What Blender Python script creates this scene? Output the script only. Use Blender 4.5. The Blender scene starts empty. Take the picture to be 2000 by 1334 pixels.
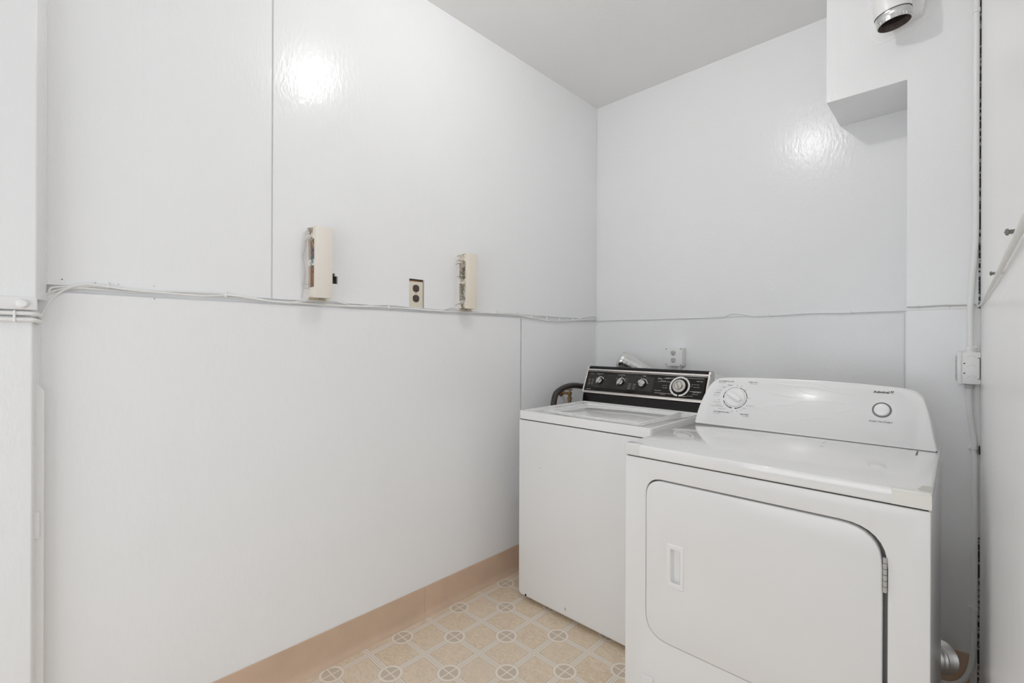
import bpy, bmesh, math, random
from mathutils import Vector, Matrix
C = bpy.context.scene.collection
PI = math.pi

# ------------------------------------------------------------------ camera
cam_data = bpy.data.cameras.new('camera')
cam = bpy.data.objects.new('camera', cam_data); C.objects.link(cam)
yaw, roll = 0.7629, 0.0035
Fv = Vector((-math.sin(yaw), math.cos(yaw), 0)); Rv = Vector((math.cos(yaw), math.sin(yaw), 0)); Uv = Vector((0, 0, 1))
R2 = Rv*math.cos(roll) + Uv*math.sin(roll); U2 = R2.cross(Fv)
mw = Matrix.Identity(4)
for i in range(3):
    mw[i][0] = R2[i]; mw[i][1] = U2[i]; mw[i][2] = -Fv[i]
mw[0][3], mw[1][3], mw[2][3] = 1.7465, -2.6282, 1.23
cam.matrix_world = mw
cam_data.sensor_width = 36; cam_data.lens = 36*924.7/2000
cam_data.clip_start = 0.01; cam_data.clip_end = 50
bpy.context.scene.camera = cam

# ------------------------------------------------------------------ world / exposure
world = bpy.data.worlds.new('world'); bpy.context.scene.world = world
world.use_nodes = True
bg = world.node_tree.nodes['Background']
bg.inputs[0].default_value = (0.95, 0.97, 1.0, 1); bg.inputs[1].default_value = 0.32
vs = bpy.context.scene.view_settings
vs.view_transform = 'Standard'; vs.look = 'None'; vs.gamma = 1; vs.exposure = 0.05
vs.use_curve_mapping = False
LAMP = (0.92, -1.49, 2.700)
LAMP_STRENGTH = 360.0
cy = bpy.context.scene.cycles; cy.max_bounces = 16; cy.diffuse_bounces = 10; cy.glossy_bounces = 6; cy.transparent_max_bounces = 12

def fill_light(name, loc, target, size, energy):  # added area light that brightens the room from outside the view
    ld = bpy.data.lights.new(name, 'AREA'); ld.shape = 'SQUARE'; ld.size = size; ld.energy = energy; ld.color = (.94, .97, 1.0)
    lo = bpy.data.objects.new(name, ld); C.objects.link(lo); lo.location = loc
    lo.rotation_euler = (Vector(target)-Vector(loc)).to_track_quat('-Z', 'Y').to_euler()
fill_light('rear_fill', (1.2, -4.0, 1.2), (.8, 0, .6), 1.6, 19)      # soft fill added behind the camera, no real window
fill_light('right_fill', (3.0, -3.2, 1.0), (0, -1.2, .6), 1.6, 10)   # second added fill, out of view on the right

# ------------------------------------------------------------------ materials
def nodemat(name):
    m = bpy.data.materials.new(name); m.use_nodes = True
    nt = m.node_tree; return m, nt, nt.nodes['Principled BSDF']
def obj_noise(nt, scale, detail=2, rough=.5, vec_scale=None):
    tc = nt.nodes.new('ShaderNodeTexCoord'); n = nt.nodes.new('ShaderNodeTexNoise')
    n.inputs['Scale'].default_value = scale; n.inputs['Detail'].default_value = detail; n.inputs['Roughness'].default_value = rough
    if vec_scale:
        mp = nt.nodes.new('ShaderNodeMapping'); mp.inputs['Scale'].default_value = vec_scale
        nt.links.new(tc.outputs['Object'], mp.inputs[0]); nt.links.new(mp.outputs[0], n.inputs['Vector'])
    else:
        nt.links.new(tc.outputs['Object'], n.inputs['Vector'])
    return n
def simple(name, col, rough=.5, metal=0, bump=0, bscale=80, var=0, vscale=6, coat=0, spec=.5, vec_scale=None):
    m, nt, b = nodemat(name)
    b.inputs['Base Color'].default_value = (*col, 1); b.inputs['Roughness'].default_value = rough; b.inputs['Metallic'].default_value = metal
    b.inputs['Coat Weight'].default_value = coat; b.inputs['Coat Roughness'].default_value = .08
    b.inputs['Specular IOR Level'].default_value = spec
    if bump:
        n = obj_noise(nt, bscale, 3, .55, vec_scale); bp = nt.nodes.new('ShaderNodeBump'); bp.inputs['Strength'].default_value = bump
        bp.inputs['Distance'].default_value = .002
        nt.links.new(n.outputs[0], bp.inputs['Height']); nt.links.new(bp.outputs[0], b.inputs['Normal'])
    if var:
        n2 = obj_noise(nt, vscale, 5, .6); cr = nt.nodes.new('ShaderNodeValToRGB')
        cr.color_ramp.elements[0].position = .3; cr.color_ramp.elements[1].position = .7
        cr.color_ramp.elements[0].color = (*[max(0, c*(1-var)) for c in col], 1); cr.color_ramp.elements[1].color = (*[min(1, c*(1+var*.6)) for c in col], 1)
        nt.links.new(n2.outputs[0], cr.inputs[0]); nt.links.new(cr.outputs[0], b.inputs['Base Color'])
    return m
def speckled(name, col, speck, rough, scale, thr, bump=0, bscale=120, coat=0):
    """paint with rare small chips / scuffs of another colour"""
    m = simple(name, col, rough, bump=bump, bscale=bscale, coat=coat); nt = m.node_tree; b = nt.nodes['Principled BSDF']
    n = obj_noise(nt, scale, 3, .6); r = nt.nodes.new('ShaderNodeValToRGB')
    r.color_ramp.elements[0].position = thr; r.color_ramp.elements[0].color = (0, 0, 0, 1)
    r.color_ramp.elements[1].position = thr+.02; r.color_ramp.elements[1].color = (1, 1, 1, 1)
    mx = nt.nodes.new('ShaderNodeMix'); mx.data_type = 'RGBA'
    mx.inputs['A'].default_value = (*col, 1); mx.inputs['B'].default_value = (*speck, 1)
    nt.links.new(n.outputs[0], r.inputs[0]); nt.links.new(r.outputs[0], mx.inputs['Factor']); nt.links.new(mx.outputs['Result'], b.inputs['Base Color'])
    return m

def wall_material(name, col, rough):
    """glossy rolled paint: fine orange peel over long brush strokes"""
    m, nt, b = nodemat(name)
    b.inputs['Base Color'].default_value = (*col, 1); b.inputs['Roughness'].default_value = rough
    n1 = obj_noise(nt, 85, 2, .5, (1, 1, .42)); n2 = obj_noise(nt, 9, 2, .5)
    a = nt.nodes.new('ShaderNodeMath'); a.operation = 'MULTIPLY_ADD'; a.inputs[1].default_value = .8
    nt.links.new(n2.outputs[0], a.inputs[0]); nt.links.new(n1.outputs[0], a.inputs[2])
    bp = nt.nodes.new('ShaderNodeBump'); bp.inputs['Strength'].default_value = .34; bp.inputs['Distance'].default_value = .0024; b.inputs['Specular IOR Level'].default_value = .33
    nt.links.new(a.outputs[0], bp.inputs['Height']); nt.links.new(bp.outputs[0], b.inputs['Normal'])
    n3 = obj_noise(nt, 2.2, 4, .6); cr = nt.nodes.new('ShaderNodeValToRGB')
    cr.color_ramp.elements[0].color = (*[c*.975 for c in col], 1); cr.color_ramp.elements[1].color = (*[min(1, c*1.02) for c in col], 1)
    nt.links.new(n3.outputs[0], cr.inputs[0]); nt.links.new(cr.outputs[0], b.inputs['Base Color'])
    return m
M = {}
M['wall'] = wall_material('glossy_white_wall_paint', (.845, .85, .86), .21)
M['wall_smooth'] = simple('glossy_white_side_wall_paint', (.85, .85, .85), .2, bump=.35, bscale=9)
M['ceiling'] = wall_material('ceiling_paint', (.86, .86, .855), .45)
M['trim'] = simple('painted_trim', (.83, .83, .825), .32, bump=.25, bscale=90)
M['hole_shade'] = simple('painted_hole_shade', (.035, .03, .026), .9, bump=.5, bscale=60, var=.5, vscale=20)  # near-black colour painting the shade inside the wall holes
M['stud'] = speckled('half_painted_stud', (.05, .045, .04), (.62, .62, .6), .7, 60, .53)
M['cable'] = simple('painted_cable', (.80, .80, .79), .35)
M['cable_grey'] = simple('grey_painted_cable', (.55, .55, .54), .4)
M['baseboard'] = simple('tan_vinyl_cove', (.62, .455, .335), .38, bump=.12, bscale=14, var=.10, vscale=5)
M['enamel'] = speckled('white_enamel_washer', (.80, .80, .80), (.30, .27, .25), .16, 26, .755, coat=.3)
M['enamel_top'] = simple('white_enamel_top', (.84, .84, .84), .07, coat=.3)
M['enamel_dry'] = simple('white_enamel_dryer', (.81, .81, .81), .22, bump=.05, bscale=300)
M['plastic'] = simple('white_plastic', (.84, .84, .84), .22)
M['panel_black'] = simple('dark_brown_glass_panel', (.012, .0085, .007), .1, spec=.32)
M['panel_grey'] = simple('smoky_grey_inlay', (.034, .030, .027), .1, spec=.4, var=.4, vscale=9)
M['black'] = simple('black_painted_metal', (.008, .006, .0065), .14, spec=.3)
M['chrome'] = simple('chrome_trim', (.86, .82, .78), .12, metal=1)
M['steel'] = simple('brushed_steel', (.62, .62, .61), .28, metal=1)
M['knob_silver'] = simple('silver_knob_face', (.62, .60, .57), .25, metal=.85)
M['foil'] = simple('aluminium_foil_duct', (.80, .80, .79), .22, metal=1, bump=.4, bscale=60)
M['foil_plain'] = simple('ribbed_aluminium_duct', (.78, .76, .74), .38, metal=1)
M['galv'] = simple('galvanised_collar', (.66, .66, .65), .24, metal=1, bump=.5, bscale=70)
M['lining_brown'] = simple('brown_duct_lining', (.12, .092, .078), .7, bump=.6, bscale=40, var=.5, vscale=30)  # mottled dark brown for the inside of the vent pipe
M['ink_white'] = simple('white_print', (.78, .76, .73), .5)
M['ink_dark'] = simple('dark_print', (.035, .035, .037), .45)
M['ink_grey'] = simple('grey_print', (.17, .17, .175), .45)
M['rubber'] = simple('dark_brown_rubber', (.035, .026, .022), .38)
M['brass'] = simple('tarnished_brass', (.34, .22, .10), .4, metal=.9, bump=.4, bscale=60, var=.4, vscale=60)
M['cream'] = simple('cream_plastic', (.80, .735, .63), .42)
M['cream_pale'] = simple('pale_cream_plastic', (.80, .75, .68), .42)
M['ivory'] = simple('ivory_wall_plate', (.70, .65, .54), .35)
M['brown_socket'] = simple('brown_socket', (.085, .058, .048), .3)
M['wood'] = simple('raw_backing_wood', (.30, .16, .09), .7, bump=.4, bscale=40, var=.3, vscale=15)
M['wire_beige'] = simple('beige_wire', (.56, .49, .36), .5)
M['wire_grey'] = simple('grey_wire', (.17, .16, .14), .5)
M['wire_blue'] = simple('blue_wire', (.13, .25, .33), .5)
M['wire_red'] = simple('copper_red_wire', (.40, .12, .07), .5)
M['slot'] = simple('dark_slot', (.012, .011, .01), .6)
M['seal'] = simple('grey_door_seal', (.20, .20, .195), .7)
M['socket_grey'] = simple('painted_grey_socket', (.55, .55, .54), .4)
M['tape'] = simple('yellowed_tape', (.79, .785, .745), .3)
M['crease'] = simple('white_glint_crease', (.97, .97, .97), .12, coat=1)  # near-white colour puts the glints into the film creases
M['tape_clear'] = simple('clear_tape', (.76, .76, .75), .12)
def emis(name, col, s):
    m, nt, b = nodemat(name); b.inputs['Emission Color'].default_value = (*col, 1); b.inputs['Emission Strength'].default_value = s
    b.inputs['Base Color'].default_value = (.8, .8, .8, 1); return m
M['bulb'] = emis('bulb_glow', (1.0, .995, .985), LAMP_STRENGTH)
def film_mat():
    m = bpy.data.materials.new('clear_protective_film'); m.use_nodes = True; nt = m.node_tree
    for n in list(nt.nodes): nt.nodes.remove(n)
    out = nt.nodes.new('ShaderNodeOutputMaterial'); mx = nt.nodes.new('ShaderNodeMixShader')
    t = nt.nodes.new('ShaderNodeBsdfTransparent'); g = nt.nodes.new('ShaderNodeBsdfGlossy'); g.inputs['Roughness'].default_value = .05
    fr = nt.nodes.new('ShaderNodeFresnel'); fr.inputs['IOR'].default_value = 1.42
    ml = nt.nodes.new('ShaderNodeMath'); ml.operation = 'MULTIPLY'; ml.inputs[1].default_value = .32; nt.links.new(fr.outputs[0], ml.inputs[0]); nt.links.new(ml.outputs[0], mx.inputs[0]); nt.links.new(t.outputs[0], mx.inputs[1]); nt.links.new(g.outputs[0], mx.inputs[2]); nt.links.new(mx.outputs[0], out.inputs[0])
    return m
M['film'] = film_mat()

def floor_material():
    m, nt, b = nodemat('vinyl_tile_pattern'); N, L = nt.nodes, nt.links
    def V(x):
        return x
    def mth(op, a, bb=None, c=None, clamp=False):
        n = N.new('ShaderNodeMath'); n.operation = op; n.use_clamp = clamp
        for k, v in enumerate((a, bb, c)):
            if v is None: continue
            if isinstance(v, (int, float)): n.inputs[k].default_value = v
            else: L.new(v, n.inputs[k])
        return n.outputs[0]
    tc = N.new('ShaderNodeTexCoord'); sp = N.new('ShaderNodeSeparateXYZ'); L.new(tc.outputs['Object'], sp.inputs[0])
    s = .1524
    u = mth('DIVIDE', mth('SUBTRACT', sp.outputs[0], .062), s); v = mth('DIVIDE', mth('SUBTRACT', sp.outputs[1], -1.8224), s)
    ru, rv = mth('ROUND', u), mth('ROUND', v)
    du, dv = mth('ABSOLUTE', mth('SUBTRACT', u, ru)), mth('ABSOLUTE', mth('SUBTRACT', v, rv))
    d = mth('MINIMUM', du, dv); dmax = mth('MAXIMUM', du, dv)
    par = mth('FLOORED_MODULO', mth('ADD', ru, rv), 2.0); med = mth('LESS_THAN', mth('ABSOLUTE', mth('SUBTRACT', par, 0.0)), .5)
    r = mth('SQRT', mth('ADD', mth('MULTIPLY', du, du), mth('MULTIPLY', dv, dv)))
    def band(x, c, w):   # 1 within |x-c|<w , soft
        return mth('SUBTRACT', 1.0, mth('DIVIDE', mth('ABSOLUTE', mth('SUBTRACT', x, c)), w), clamp=True)
    def step(x, e, w=.006):   # 1 when x<e
        return mth('DIVIDE', mth('SUBTRACT', e+w, x), 2*w, clamp=True)
    # colours
    n1 = obj_noise(nt, 26, 5, .65, (1, 2.0, 1)); n2 = obj_noise(nt, 4.5, 3, .6)
    n1.inputs['Distortion'].default_value = 2.2
    cr = N.new('ShaderNodeValToRGB'); e = cr.color_ramp.elements
    e[0].position = .3; e[0].color = (.60, .475, .335, 1); e[1].position = .62; e[1].color = (.80, .665, .50, 1)
    L.new(n1.outputs[0], cr.inputs[0])
    def mix(f, a, bb):
        mx = N.new('ShaderNodeMix'); mx.data_type = 'RGBA'
        if isinstance(f, (int, float)): mx.inputs['Factor'].default_value = f
        else: L.new(f, mx.inputs['Factor'])
        for nm, vv in (('A', a), ('B', bb)):
            if isinstance(vv, tuple): mx.inputs[nm].default_value = (*vv, 1)
            else: L.new(vv, mx.inputs[nm])
        return mx.outputs['Result']
    # each tile shifts slightly between yellowish and pinkish
    wn = N.new('ShaderNodeTexWhiteNoise'); wn.noise_dimensions = '2D'; cx = N.new('ShaderNodeCombineXYZ')
    L.new(mth('FLOOR', u), cx.inputs[0]); L.new(mth('FLOOR', v), cx.inputs[1]); L.new(cx.outputs[0], wn.inputs['Vector'])
    tile = mix(mth('MULTIPLY', wn.outputs[0], .40), cr.outputs[0], (.77, .66, .55))
    cream = (.84, .76, .66); line = (.45, .38, .31)
    col = tile
    notmed = mth('SUBTRACT', 1.0, mth('MULTIPLY', med, step(r, .31)))
    # cream band both sides of joints
    col = mix(step(d, .092), col, line); col = mix(step(d, .080), col, cream)
    col = mix(mth('MULTIPLY', band(d, .028, .014), .85), col, line)
    # medallions
    inm = mth('MULTIPLY', med, step(r, .303)); col = mix(inm, col, (.55, .47, .38))
    inm = mth('MULTIPLY', med, step(r, .295)); col = mix(inm, col, cream)
    hatch = mth('SINE', mth('MULTIPLY', r, 210.0)); hatch = mth('MULTIPLY_ADD', hatch, .5, .5)
    inside = mth('MULTIPLY', med, step(r, .225)); mcol = mix(hatch, (.50, .42, .33), (.70, .60, .49)); col = mix(inside, col, mcol)
    ring = mth('MULTIPLY', med, band(r, .222, .010)); col = mix(mth('MULTIPLY', ring, .6), col, (.44, .37, .30))
    cross = mth('MULTIPLY', inm, step(d, .017)); col = mix(cross, col, cream)
    dirt = obj_noise(nt, 60, 2, .5); dr = N.new('ShaderNodeValToRGB'); dr.color_ramp.elements[0].position = .77; dr.color_ramp.elements[1].position = .79
    dr.color_ramp.elements[0].color = (0, 0, 0, 1); dr.color_ramp.elements[1].color = (1, 1, 1, 1); L.new(dirt.outputs[0], dr.inputs[0])
    col = mix(dr.outputs[0], col, (.16, .11, .08))
    L.new(col, b.inputs['Base Color']); b.inputs['Roughness'].default_value = .42
    bp = N.new('ShaderNodeBump'); bp.inputs['Strength'].default_value = .15; bp.inputs['Distance'].default_value = .001
    L.new(n1.outputs[0], bp.inputs['Height']); L.new(bp.outputs[0], b.inputs['Normal'])
    return m
M['floor'] = floor_material()

# ------------------------------------------------------------------ builders
OFF = {}
def root_off(o):
    while o.parent: o = o.parent
    return OFF.get(o.name, Vector((0, 0, 0)))
def obj(name, bm, mat, parent=None, smooth=True, label=None, angle=35):
    """link a bmesh, built in room coordinates, as one mesh object"""
    if parent is not None:
        bmesh.ops.translate(bm, verts=bm.verts, vec=-root_off(parent))
    bmesh.ops.recalc_face_normals(bm, faces=bm.faces)
    me = bpy.data.meshes.new(name); bm.to_mesh(me); bm.free()
    mats = mat if isinstance(mat, (list, tuple)) else [mat]
    for mm in mats: me.materials.append(M[mm])
    if smooth:
        me.shade_smooth(); me.set_sharp_from_angle(angle=math.radians(angle))
    o = bpy.data.objects.new(name, me); C.objects.link(o)
    if parent is not None: o.parent = parent
    if label: o['label'] = label
    return o
def thing(name, label, cat, loc, group=None):
    o = bpy.data.objects.new(name, None); C.objects.link(o); o.location = loc; o.empty_display_size = .05
    OFF[o.name] = Vector(loc); o['label'] = label; o['category'] = cat
    if group: o['group'] = group
    return o
def tag(o, label, cat, group=None):
    o['label'] = label; o['category'] = cat
    if group: o['group'] = group
    return o
def struct(name, bm, mat, parent=None, smooth=False):
    o = obj(name, bm, mat, parent, smooth)
    if parent is None: o['kind'] = 'structure'
    return o
def merge(dst, src):
    me = bpy.data.meshes.new('t'); src.to_mesh(me); src.free(); dst.from_mesh(me); bpy.data.meshes.remove(me)
def box(bm, x0, x1, y0, y1, z0, z1, r=0, seg=2, mi=0):
    t = bmesh.new(); bmesh.ops.create_cube(t, size=1)
    bmesh.ops.scale(t, verts=t.verts, vec=(x1-x0, y1-y0, z1-z0)); bmesh.ops.translate(t, verts=t.verts, vec=((x0+x1)/2, (y0+y1)/2, (z0+z1)/2))
    if r: bmesh.ops.bevel(t, geom=t.edges[:], offset=r, segments=seg, profile=.5, affect='EDGES')
    for f in t.faces: f.material_index = mi
    merge(bm, t); return bm
def B(*a, **k):
    return box(bmesh.new(), *a, **k)
def catmull(pts, n=6):
    P = [Vector(p) for p in pts]
    if len(P) < 3: return P
    P = [2*P[0]-P[1]] + P + [2*P[-1]-P[-2]]; out = []
    for i in range(1, len(P)-2):
        for k in range(n):
            t = k/n; a, b_, c, d = P[i-1], P[i], P[i+1], P[i+2]
            out.append(.5*((2*b_)+(c-a)*t+(2*a-5*b_+4*c-d)*t*t+(3*b_-a-3*c+d)*t**3))
    out.append(P[-2]); return out
def tube(bm, pts, r, seg=8, smooth=6, rf=None, cap=True, mi=0):
    P = catmull(pts, smooth) if smooth else [Vector(p) for p in pts]
    rings = []; T0 = (P[1]-P[0]).normalized()
    up = Vector((0, 0, 1)) if abs(T0.z) < .9 else Vector((1, 0, 0))
    N = T0.cross(up).normalized()
    for i, p in enumerate(P):
        T = (P[min(i+1, len(P)-1)]-P[max(i-1, 0)]).normalized()
        N = (N - T*N.dot(T)).normalized(); Bn = T.cross(N)
        rr = rf(i, len(P)) if rf else r
        rings.append([bm.verts.new(p + rr*(N*math.cos(a)+Bn*math.sin(a))) for a in [2*PI*k/seg for k in range(seg)]])
    for a, b_ in zip(rings, rings[1:]):
        for k in range(seg):
            f = bm.faces.new((a[k], a[(k+1) % seg], b_[(k+1) % seg], b_[k])); f.material_index = mi
    if cap:
        for rg in (rings[0], rings[-1]):
            f = bm.faces.new(rg); f.material_index = mi
    return bm
def T(pts, r, **k):
    return tube(bmesh.new(), pts, r, **k)
def frame(o, u, v, n):
    m = Matrix.Identity(4)
    for i in range(3): m[i][0] = u[i]; m[i][1] = v[i]; m[i][2] = n[i]; m[i][3] = o[i]
    return m
def lathe(bm, prof, mat4, seg=32, mi=0, closed=False):
    """profile of (radius, height) turned about the local z of mat4"""
    rings = []
    for r, h in prof:
        if r < 1e-6: rings.append([bm.verts.new(mat4 @ Vector((0, 0, h)))])
        else: rings.append([bm.verts.new(mat4 @ Vector((r*math.cos(2*PI*k/seg), r*math.sin(2*PI*k/seg), h))) for k in range(seg)])
    for a, b_ in zip(rings, rings[1:]):
        for k in range(seg):
            k2 = (k+1) % seg
            if len(a) == 1 and len(b_) == 1: continue
            if len(a) == 1: f = bm.faces.new((a[0], b_[k], b_[k2]))
            elif len(b_) == 1: f = bm.faces.new((a[k], a[k2], b_[0]))
            else: f = bm.faces.new((a[k], a[k2], b_[k2], b_[k]))
            f.material_index = mi
    return bm
def round_poly(pts, rad, n=5):
    out = []; L = len(pts)
    if not isinstance(rad, (list, tuple)): rad = [rad]*L
    for i in range(L):
        p = Vector(pts[i]); a = Vector(pts[i-1]); b_ = Vector(pts[(i+1) % L]); r = rad[i]
        if r <= 0: out.append(tuple(p)); continue
        da, db = (a-p).normalized(), (b_-p).normalized()
        ang = da.angle(db); t = r/math.tan(ang/2) if ang < PI-.01 else 0
        t = min(t, (a-p).length*.49, (b_-p).length*.49)
        if t == 0: out.append(tuple(p)); continue
        A, Bp = p+da*t, p+db*t
        for k in range(n+1):
            s = k/n; out.append(tuple(A*(1-s)**2 + p*2*s*(1-s) + Bp*s*s))
    return out
def rect(x0, x1, z0, z1): return [(x0, z0), (x1, z0), (x1, z1), (x0, z1)]
def plate(outer, holes, depth, mat4, bevel=0):
    """flat plate with holes in local xy, its front face at z=0, extruded to z=-depth"""
    bm = bmesh.new(); edges = []
    for loop in [outer]+list(holes):
        vs_ = [bm.verts.new((p[0], p[1], 0)) for p in loop]
        for k in range(len(vs_)): edges.append(bm.edges.new((vs_[k], vs_[(k+1) % len(vs_)])))
    bmesh.ops.triangle_fill(bm, use_beauty=True, use_dissolve=False, edges=edges, normal=(0, 0, 1))
    g = bmesh.ops.extrude_face_region(bm, geom=bm.faces[:])
    bmesh.ops.translate(bm, verts=[e for e in g['geom'] if isinstance(e, bmesh.types.BMVert)], vec=(0, 0, -depth))
    bmesh.ops.dissolve_limit(bm, angle_limit=.01, verts=bm.verts, edges=bm.edges)
    bmesh.ops.recalc_face_normals(bm, faces=bm.faces)
    if bevel:
        ed = [e for e in bm.edges if all(abs(v.co.z) < 1e-6 for v in e.verts) and len(e.link_faces) == 2 and abs(e.calc_face_angle(0)) > .5]
        bmesh.ops.bevel(bm, geom=ed, offset=bevel, segments=3, profile=.5, affect='EDGES')
    bmesh.ops.transform(bm, matrix=mat4, verts=bm.verts)
    return bm
def slab_holes(bm, x0, x1, ys, zs, solid):
    """slab between x0 and x1 over the grid ys x zs; solid(i,j) says which cells are there"""
    ny, nz = len(ys)-1, len(zs)-1
    for i in range(ny):
        for j in range(nz):
            if not solid(i, j): continue
            y0, y1, z0, z1 = ys[i], ys[i+1], zs[j], zs[j+1]
            def q(*c): bm.faces.new([bm.verts.new(v) for v in c])
            q((x1, y0, z0), (x1, y1, z0), (x1, y1, z1), (x1, y0, z1)); q((x0, y0, z0), (x0, y0, z1), (x0, y1, z1), (x0, y1, z0))
            if i == 0 or not solid(i-1, j): q((x0, y0, z0), (x1, y0, z0), (x1, y0, z1), (x0, y0, z1))
            if i == ny-1 or not solid(i+1, j): q((x0, y1, z0), (x0, y1, z1), (x1, y1, z1), (x1, y1, z0))
            if j == 0 or not solid(i, j-1): q((x0, y0, z0), (x0, y1, z0), (x1, y1, z0), (x1, y0, z0))
            if j == nz-1 or not solid(i, j+1): q((x0, y0, z1), (x1, y0, z1), (x1, y1, z1), (x0, y1, z1))
    bmesh.ops.remove_doubles(bm, verts=bm.verts, dist=1e-5)
    return bm
def text(bm, s, mat4, x, y, w, h, off=0.0, align='L', mi=0, shear=0):
    """printed words scaled to w wide and h high at local x, y of mat4"""
    cu = bpy.data.curves.new('t', 'FONT'); cu.body = s; cu.offset = off; cu.shear = shear; cu.resolution_u = 2
    o = bpy.data.objects.new('t', cu); me = bpy.data.meshes.new_from_object(o)
    t = bmesh.new(); t.from_mesh(me); bpy.data.objects.remove(o); bpy.data.meshes.remove(me); bpy.data.curves.remove(cu)
    if not t.verts: t.free(); return bm
    xs = [v.co.x for v in t.verts]; ys = [v.co.y for v in t.verts]
    sx = w/(max(xs)-min(xs)); sy = h/(max(ys)-min(ys)); x0 = min(xs); y0 = min(ys)
    dx = x if align == 'L' else (x-w if align == 'R' else x-w/2)
    for v in t.verts: v.co = mat4 @ Vector(((v.co.x-x0)*sx+dx, (v.co.y-y0)*sy+y, .00035))
    for f in t.faces: f.material_index = mi
    merge(bm, t); return bm
def bar(bm, mat4, x0, x1, y0, y1, z=.00035, mi=0):
    f = bm.faces.new([bm.verts.new(mat4 @ Vector(p)) for p in ((x0, y0, z), (x1, y0, z), (x1, y1, z), (x0, y1, z))]); f.material_index = mi
    return bm
def line(bm, mat4, pts, w, z=.00035, mi=0):
    for a, b_ in zip(pts, pts[1:]):
        a, b2 = Vector(a), Vector(b_); d = (b2-a).normalized(); n = Vector((-d.y, d.x))*w/2
        f = bm.faces.new([bm.verts.new(mat4 @ Vector((p.x, p.y, z))) for p in (a-n, b2-n, b2+n, a+n)]); f.material_index = mi
    return bm
def arc(bm, mat4, cx, cy, r0, r1, a0, a1, z=.00035, mi=0, n=None):
    n = n or max(2, int(abs(a1-a0)/6))
    for k in range(n):
        t0, t1 = math.radians(a0+(a1-a0)*k/n), math.radians(a0+(a1-a0)*(k+1)/n)
        f = bm.faces.new([bm.verts.new(mat4 @ Vector((cx+r*math.cos(t), cy+r*math.sin(t), z))) for r, t in ((r0, t0), (r1, t0), (r1, t1), (r0, t1))]); f.material_index = mi
    return bm
def XZ(x, y, z):   # local x -> room x, local y -> room z, local z -> towards -y
    return frame((x, y, z), (1, 0, 0), (0, 0, 1), (0, -1, 0))
def YZ(x, y, z):   # on the left wall, facing +x: local x -> room y, local y -> z
    return frame((x, y, z), (0, 1, 0), (0, 0, 1), (1, 0, 0))

CEIL = 2.7589; RZ0, RZ1 = 1.3567, 1.3765
# ================================================================== the room
struct('floor', B(-.2, 3.2, -4.2, .2, -.1, 0), 'floor')
struct('ceiling', B(-.2, 3.2, -4.2, .2, CEIL, CEIL+.1), 'ceiling')
wl = struct('wall_left', B(-.2, -.012, -4.2, .2, 0, CEIL), 'wall')
# upper boards
def board(parent, ys, zs, holes=(), x1=0.0):
    o = obj('wall_board', slab_holes(bmesh.new(), x1-.0122, x1, ys, zs, lambda i, j: (i, j) not in holes), 'wall', parent, smooth=False)
    return o
board(wl, [-2.62, -2.3722], [RZ1, CEIL], x1=-.0006)
# board with the ragged hole next to the first terminal box
board(wl, [-2.3722, -2.0175], [RZ1, CEIL])
board(wl, [-2.0110, -1.835, -1.785, -1.7745, -1.4490, -1.3695, -.7572], [RZ1, 1.379, 1.4485, 1.4590, 1.4780, 1.4880, 1.5030, CEIL],
      holes={(1, 3), (1, 4), (2, 2), (2, 3), (1, 2), (4, 1), (4, 2), (4, 3), (4, 4), (4, 5)})
board(wl, [-.7566, 0.0], [RZ1, CEIL], x1=-.0004)
# lower boards
board(wl, [-4.2, -.7345], [0, RZ0]); board(wl, [-.7245, 0.0], [0, RZ0], x1=-.0008)
s = bmesh.new(); box(s, -.0121, -.0060, -2.0180, -2.0105, RZ1, CEIL); obj('joint_filler', s, 'trim', wl, smooth=False)
s = bmesh.new(); box(s, -.0121, -.0112, -.7345, -.7245, 0, RZ0); obj('stud', s, 'stud', wl, smooth=False, label='dark half painted stud in the board joint')
s = bmesh.new(); box(s, -.0121, -.0114, -1.84, -1.77, 1.44, 1.495); box(s, -.0121, -.0114, -1.45, -1.368, 1.3775, 1.504)  # dark patches stand in for the shade inside the two holes
obj('hole_shade_patch', s, 'hole_shade', wl, smooth=False, label='dark patch standing in for shade in the holes of the board')

wb = struct('wall_back', B(-.012, 1.80, .008, .2, 0, CEIL), 'wall')
for (x0, x1, z0, z1) in ((0, 1.60, 1.3665, CEIL), (0.0, 1.5555, 0, 1.3562), (1.5600, 1.60, 0, 1.3562)):
    obj('wall_board', B(x0, x1, 0, .0082, z0, z1), 'wall', wb, smooth=False)

# boxed-in chase: vertical run on the right, soffit towards the left
ch = bmesh.new()
prof = [(1.3276, 2.2289), (1.587, 2.2289), (1.587, 0), (1.7812, 0), (1.7812, CEIL), (1.3276, CEIL)]
outer = round_poly(prof, [.003, .003, .003, 0, 0, 0], 3)
ch = plate(outer, [], .2966, XZ(0, -.2966, 0), 0)
wc = struct('wall_chase', ch, 'wall')
s = bmesh.new(); box(s, 1.588, 1.756, -.2985, -.2965, 1.3525, 1.3615, .0006, 1); obj('batten', s, 'trim', wc)
struct('wall_right', B(1.7864, 1.92, -2.25, .2, 0, CEIL), 'wall_smooth')
s = B(1.7810, 1.7866, -.2945, -.270, 0, CEIL); struct('trim_1', s, 'stud')            # dark crack between chase and right wall
s = bmesh.new(); box(s, 1.5548, 1.5605, -.0035, .004, .62, 1.3555, .001, 1)
struct('trim_2', s, 'trim', smooth=True)                                          # painted batten over the board joint behind the dryer
s = bmesh.new(); box(s, -.002, .0062, -.006, .002, .55, 1.3560, .001, 1); struct('trim_3', s, 'trim', smooth=True)   # inside corner bead
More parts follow.
